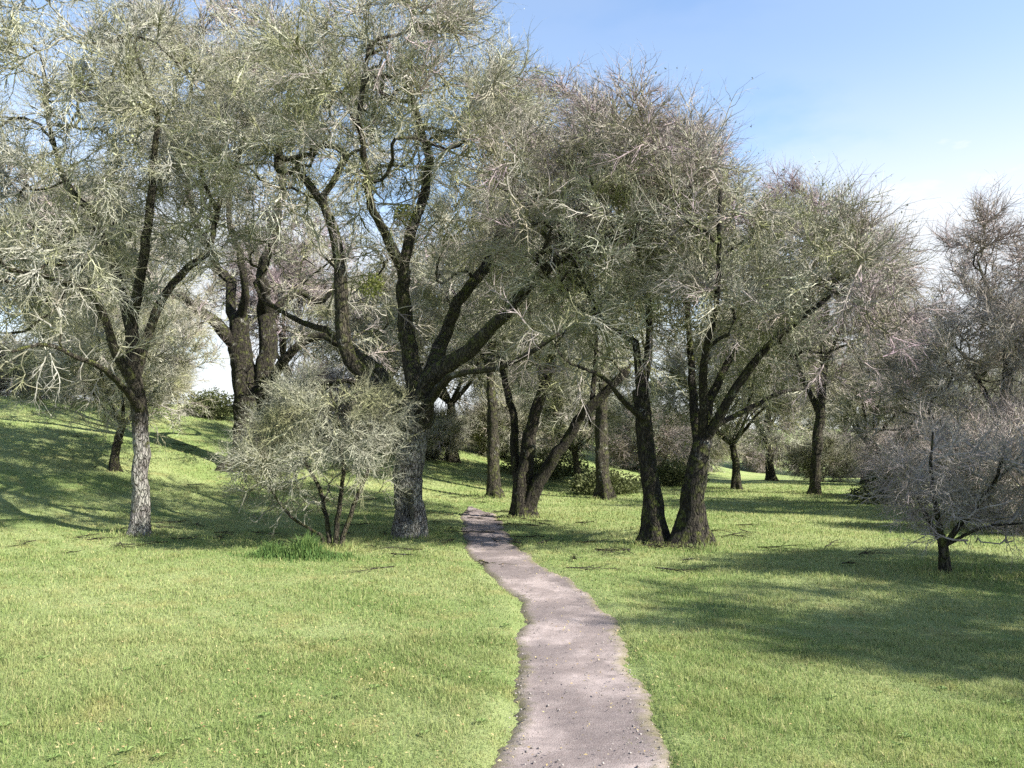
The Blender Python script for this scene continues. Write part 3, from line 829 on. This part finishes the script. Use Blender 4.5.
back = [  # px, depth, kind, scale, turn, label
    (30, 33, 0, .95, .3, 'bare tree on the hillside at the left edge, behind the pale trunk'),
    (116, 23.5, 2, .62, 2.4, 'low grey tree on the hillside behind the pale trunk, added to shade the slope'),  # tree added here for its shadow on the hillside
    (105, 40, 2, 1.0, 1.4, 'low bare tree on the crest between the left edge and the pale trunk'),
    (292, 47, 1, .95, 1.2, 'bare tree on the crest seen between the two stems of the thick forked oak'),
    (372, 44, 2, .95, 2.2, 'bare tree on the crest between the thick low forked oak and the big oak'),
    (452, 38, 0, 1.0, 4.2, 'bare tree on the slope just right of the big oak trunk'),
    (545, 46, 2, 1.15, 3.1, 'bare tree behind the leaning three stemmed oak'),
    (578, 34, 2, .72, 5.2, 'short dark tree between the leaning oak and the close pair'),
    (735, 37, 2, .95, 2.8, 'low grey tree directly right of the forked oak'),
    (770, 52, 1, 1.0, 1.1, 'purple bare tree in the wood behind the right meadow'),
    (862, 44, 0, .8, 5.9, 'bare tree at the right end of the wood, right of the distant thin trunk'),
    (920, 62, 1, .62, 4.0, 'small far tree under the patch of bright sky'),
    (975, 40, 2, .72, 3.6, 'low tree behind the sapling at the right edge'),
    (1050, 46, 0, .8, 1.9, 'bare tree cut by the right edge of the view beyond the lawn'),
    (500, 62, 1, 1.1, 2.9, 'far purple tree seen above the end of the footpath'),
    (830, 68, 2, 1.1, .6, 'far low tree behind the distant thin trunked oak'),
]
for px, d, kind, sc, rz, lab in back:
    put(kind, px, d, sc, rz, lab)

# trees on the right beyond the view; they shade the right lawn
SH = 'oaks right of the view that shade the lawn'
for (x, y, kind, sc, rz, lab) in [(11.7, 4.3, 1, .64, .5, 'bare tree just outside the right of the view, shading the near lawn'),
                                  (9.9, 9.6, 1, .47, 2.1, 'smaller bare tree outside the right of the view, behind the near one')]:
    copy_tree(protos[kind], (x, y, float(hbase(x, y)) - .05), rz, sc, lab, SH)

# bare thickets under the wood and along the crest
def thicket(seed, crown, young):
    rng = np.random.default_rng(seed); z0 = float(hbase(0, 0)); st = []
    for i in range(7):
        a = i / 7 * 6.28 + rng.uniform(-.4, .4); R_ = rng.uniform(.7, 1.5)
        v = np.array([math.cos(a), math.sin(a), 0]); b = np.array([0, 0, z0]) + v * .2
        st.append(([b - [0, 0, .1], b + v * R_ * .35 + [0, 0, 1.0], b + v * R_ + [0, 0, rng.uniform(1.9, 2.6)]], .05, .018, 'trunk'))
    return tree('bare_shrub', 'x', 'shrub', (0, 0), st, [(np.array([0, 0, z0 + 1.55]), (1.9, 1.8, 1.35))], seed, crown=crown, group='bare thickets', zmin=.2, flare=.2, n_targets=520, n_sprays=1900,
                spray_scale=1.0, thick=1.5, tufts=2500, tuft_size=.045, young=young, low=.75)
TK = [thicket(61, 'crown', .4), thicket(62, 'brown', .7)]
tk_used = [False, False]
def put_thicket(kind, px, d, sc, rz, label, group):
    x = (px - W_ / 2) / F * d; loc = (x, d, float(hbase(x, d)) - .08)
    if not tk_used[kind]:
        o = TK[kind]; tk_used[kind] = True
        o.location = loc; o.rotation_euler = (0, 0, rz); o.scale = (sc,) * 3; o['label'] = label; o['group'] = group
    else: copy_tree(TK[kind], loc, rz, sc, label, group)
rng = np.random.default_rng(77)
for i, px in enumerate(range(500, 1060, 52)):
    dd = (52 if 620 < px < 880 else 42) + 8 * (i % 3) + rng.uniform(-2, 2)
    put_thicket(i % 2, px + rng.uniform(-8, 8), dd, rng.uniform(1.0, 1.4), rng.uniform(0, 6.28), 'bare twiggy thicket under the far trees of the wood behind the lawn', 'thickets under the wood')
for px, dd, sc_ in ((1000, 17.5, .72), (1050, 20, .95), (955, 27, .95), (905, 30, .8)):
    put_thicket(1, px, dd, sc_, rng.uniform(0, 6.28), 'bare brown thicket behind the sapling at the right edge of the lawn', 'thickets at the right edge')
for i, px in enumerate((-30, 15, 62, 108, 150, 285, 335, 385, 430)):
    put_thicket(0 if i % 3 else 1, px, 37 + 2.5 * (i % 2) + rng.uniform(-1, 1), rng.uniform(.8, 1.1), rng.uniform(0, 6.28), 'bare grey thicket along the crest of the grassy hillside', 'thickets along the crest')

# understorey shrubs
def shrub(label, px, d, w, hgt, seed, mat, n=5000, leaf=.05, name='evergreen_shrub'):
    rng = np.random.default_rng(seed)
    x = (px - W_ / 2) / F * d
    root = empty(name, (x, d, float(hbase(x, d))), label, 'shrub', 'dark shrubs under the far trees')
    c = nrm(rng.normal(0, 1, (n, 3))); c[:, 2] = np.abs(c[:, 2])
    lump = 1 + .22 * np.sin(c[:, 0] * 6 + seed) * np.cos(c[:, 2] * 5 + seed * 2) + .15 * np.sin(c[:, 1] * 9 + seed)
    c = c * (rng.random(n) ** .4 * lump)[:, None] * np.array([w, w * .8, hgt])
    c[:, 2] += .08
    B = basis(c + rng.normal(0, .8, (n, 3)), rng)
    q = np.array([[-.35, 0, 0], [.35, 0, 0], [.25, .15, 1.1], [-.25, .15, 1.1]]) * leaf
    V = np.einsum('nij,mj->nmi', B, q) * rng.uniform(.6, 1.4, n)[:, None, None] + c[:, None]
    mk('foliage', V.reshape(-1, 3), [np.arange(n * 4).reshape(-1, 4)], [M[mat]], root, {'rnd': np.repeat(rng.random(n), 4)})
    m = 14
    e = nrm(rng.normal(0, 1, (m, 3)) + [0, 0, 1.4]) * np.array([w, w * .8, hgt]) * .8; e[:, 2] = np.abs(e[:, 2])
    V, Q = prisms(np.zeros((m, 3)) + rng.normal(0, .05, (m, 3)) * [1, 1, 0] - [0, 0, .1], e, np.full(m, .03), np.full(m, .01), 5)
    mk('stem', V, [Q], [M['bark']], root)
    return root
for a in [('dark low shrub between the distant thin trunk and the right sapling', 888, 25, 1.1, .95, 31, 'evergreen', 6000, .06),
          ('dark shrub mass under the trees behind the close pair', 668, 40, 1.8, 1.1, 32, 'evergreen', 7000, .07),
          ('low dark shrub between the leaning oak and the close pair', 605, 31, 1.4, .9, 33, 'evergreen', 5000, .07),
          ('shrub on the slope right of the slender dark trunk', 545, 38, 2.2, 1.3, 36, 'evergreen', 6000, .08),
          ('dark shrub at the right edge of the far lawn behind the sapling', 985, 30, 2.2, 1.5, 37, 'evergreen', 7000, .07),
          ('dark bush on the crest left of the thick low forked oak', 208, 36, 1.2, 1.1, 38, 'evergreen', 5000, .07)]:
    shrub(*a)

# lush clump of green leaves at the foot of the shrub
rng = np.random.default_rng(51)
d = 13.2
n = 2100
bx, by = bz(300, d)
x = bx + rng.normal(0, .46, n) + .15 * np.sin(rng.random(n) * 40); y = by + rng.normal(0, .26, n)
hf = np.exp(-((x - bx) / .62) ** 2 - ((y - by) / .36) ** 2) * (.75 + .35 * np.sin(x * 9))
zz = ground_h(x, y)
zb = float(hbase(bx, by))
o = blades('grass_clump', x - bx, y - by, (.05 + .42 * hf) * rng.uniform(.5, 1.1, n), np.full(n, .007), rng, M['dark_blade'], .9, z=zz - zb)
o.location = (bx, by, zb)
o['label'] = 'lush dark green clump of long grass at the foot of the grey shrub'; o['category'] = 'grass clump'

# ------------------------------------------------------------------ light, sky, camera
SUN_EL, SUN_AZ = 38., 117.     # azimuth clockwise from the view direction
w = bpy.data.worlds.new('World'); C.world = w; w.use_nodes = True
nt = w.node_tree; nt.nodes.clear()
out = nt.nodes.new('ShaderNodeOutputWorld'); bg = nt.nodes.new('ShaderNodeBackground'); bg.inputs['Strength'].default_value = .093
sky = nt.nodes.new('ShaderNodeTexSky'); sky.sky_type = 'NISHITA'; sky.sun_disc = False
sky.sun_elevation = math.radians(SUN_EL); sky.sun_rotation = math.radians(SUN_AZ); sky.air_density = 1.0; sky.dust_density = .35; sky.ozone_density = 1.4
tc = nt.nodes.new('ShaderNodeTexCoord')
mp = nt.nodes.new('ShaderNodeMapping'); mp.inputs['Scale'].default_value = (1, 1, 2.6); mp.inputs['Location'].default_value = (1.15, .4, .2)
nt.links.new(tc.outputs['Generated'], mp.inputs[0])
nz = noise(nt, mp.outputs[0], 2.1, 6, .55)
cl = ramp(nt, nz, .38, .58)
lo = N(nt, 'ShaderNodeSeparateXYZ'); nt.links.new(tc.outputs['Generated'], lo.inputs[0])
hz = ramp(nt, lo.outputs[2], .36, .05)
lowc = math_(nt, 'ADD', math_(nt, 'MULTIPLY', ramp(nt, lo.outputs[2], .46, .16), .85), .10)
fac = math_(nt, 'MINIMUM', math_(nt, 'ADD', math_(nt, 'MULTIPLY', cl, lowc), math_(nt, 'MULTIPLY', hz, .62)), .92)
dt = N(nt, 'ShaderNodeVectorMath', operation='DOT_PRODUCT'); nt.links.new(tc.outputs['Generated'], dt.inputs[0]); dt.inputs[1].default_value = (.462, .866, .19)
puff = ramp(nt, math_(nt, 'ADD', dt.outputs['Value'], math_(nt, 'MULTIPLY', math_(nt, 'SUBTRACT', noise(nt, mp.outputs[0], 7, 6, .6), .5), .045)), .980, 1.0)
fac = math_(nt, 'MAXIMUM', fac, math_(nt, 'MULTIPLY', puff, .95))
colr = mix(nt, fac, sky.outputs[0], (3.4, 3.5, 3.65))
nt.links.new(colr, bg.inputs['Color']); nt.links.new(bg.outputs[0], out.inputs[0])

sl = bpy.data.lights.new('Sun', 'SUN'); sl.energy = 4.6; sl.angle = math.radians(.53); sl.color = (1, .94, .85)
so = bpy.data.objects.new('Sun', sl); COL.objects.link(so)
az, el = math.radians(SUN_AZ), math.radians(SUN_EL)
sd = Vector((math.sin(az) * math.cos(el), math.cos(az) * math.cos(el), math.sin(el)))
so.rotation_euler = sd.to_track_quat('Z', 'Y').to_euler(); so.location = (20, -10, 30)

cam = bpy.data.cameras.new('Camera'); cam.sensor_width = 36; cam.lens = 36 * F / W_; cam.clip_end = 5000; cam.clip_start = .05
co_ = bpy.data.objects.new('Camera', cam); COL.objects.link(co_)
co_.location = (0, 0, Z0 + CAMH); co_.rotation_euler = (math.pi / 2 + PITCH, 0, 0)
C.camera = co_

vs = C.view_settings
vs.view_transform = 'Standard'; vs.look = 'None'; vs.exposure = 1.76; vs.gamma = 1; vs.use_curve_mapping = False
C.render.engine = 'CYCLES'
C.cycles.max_bounces = 5; C.cycles.diffuse_bounces = 3; C.cycles.transmission_bounces = 3
C.cycles.use_denoising = False
C.render.film_transparent = False
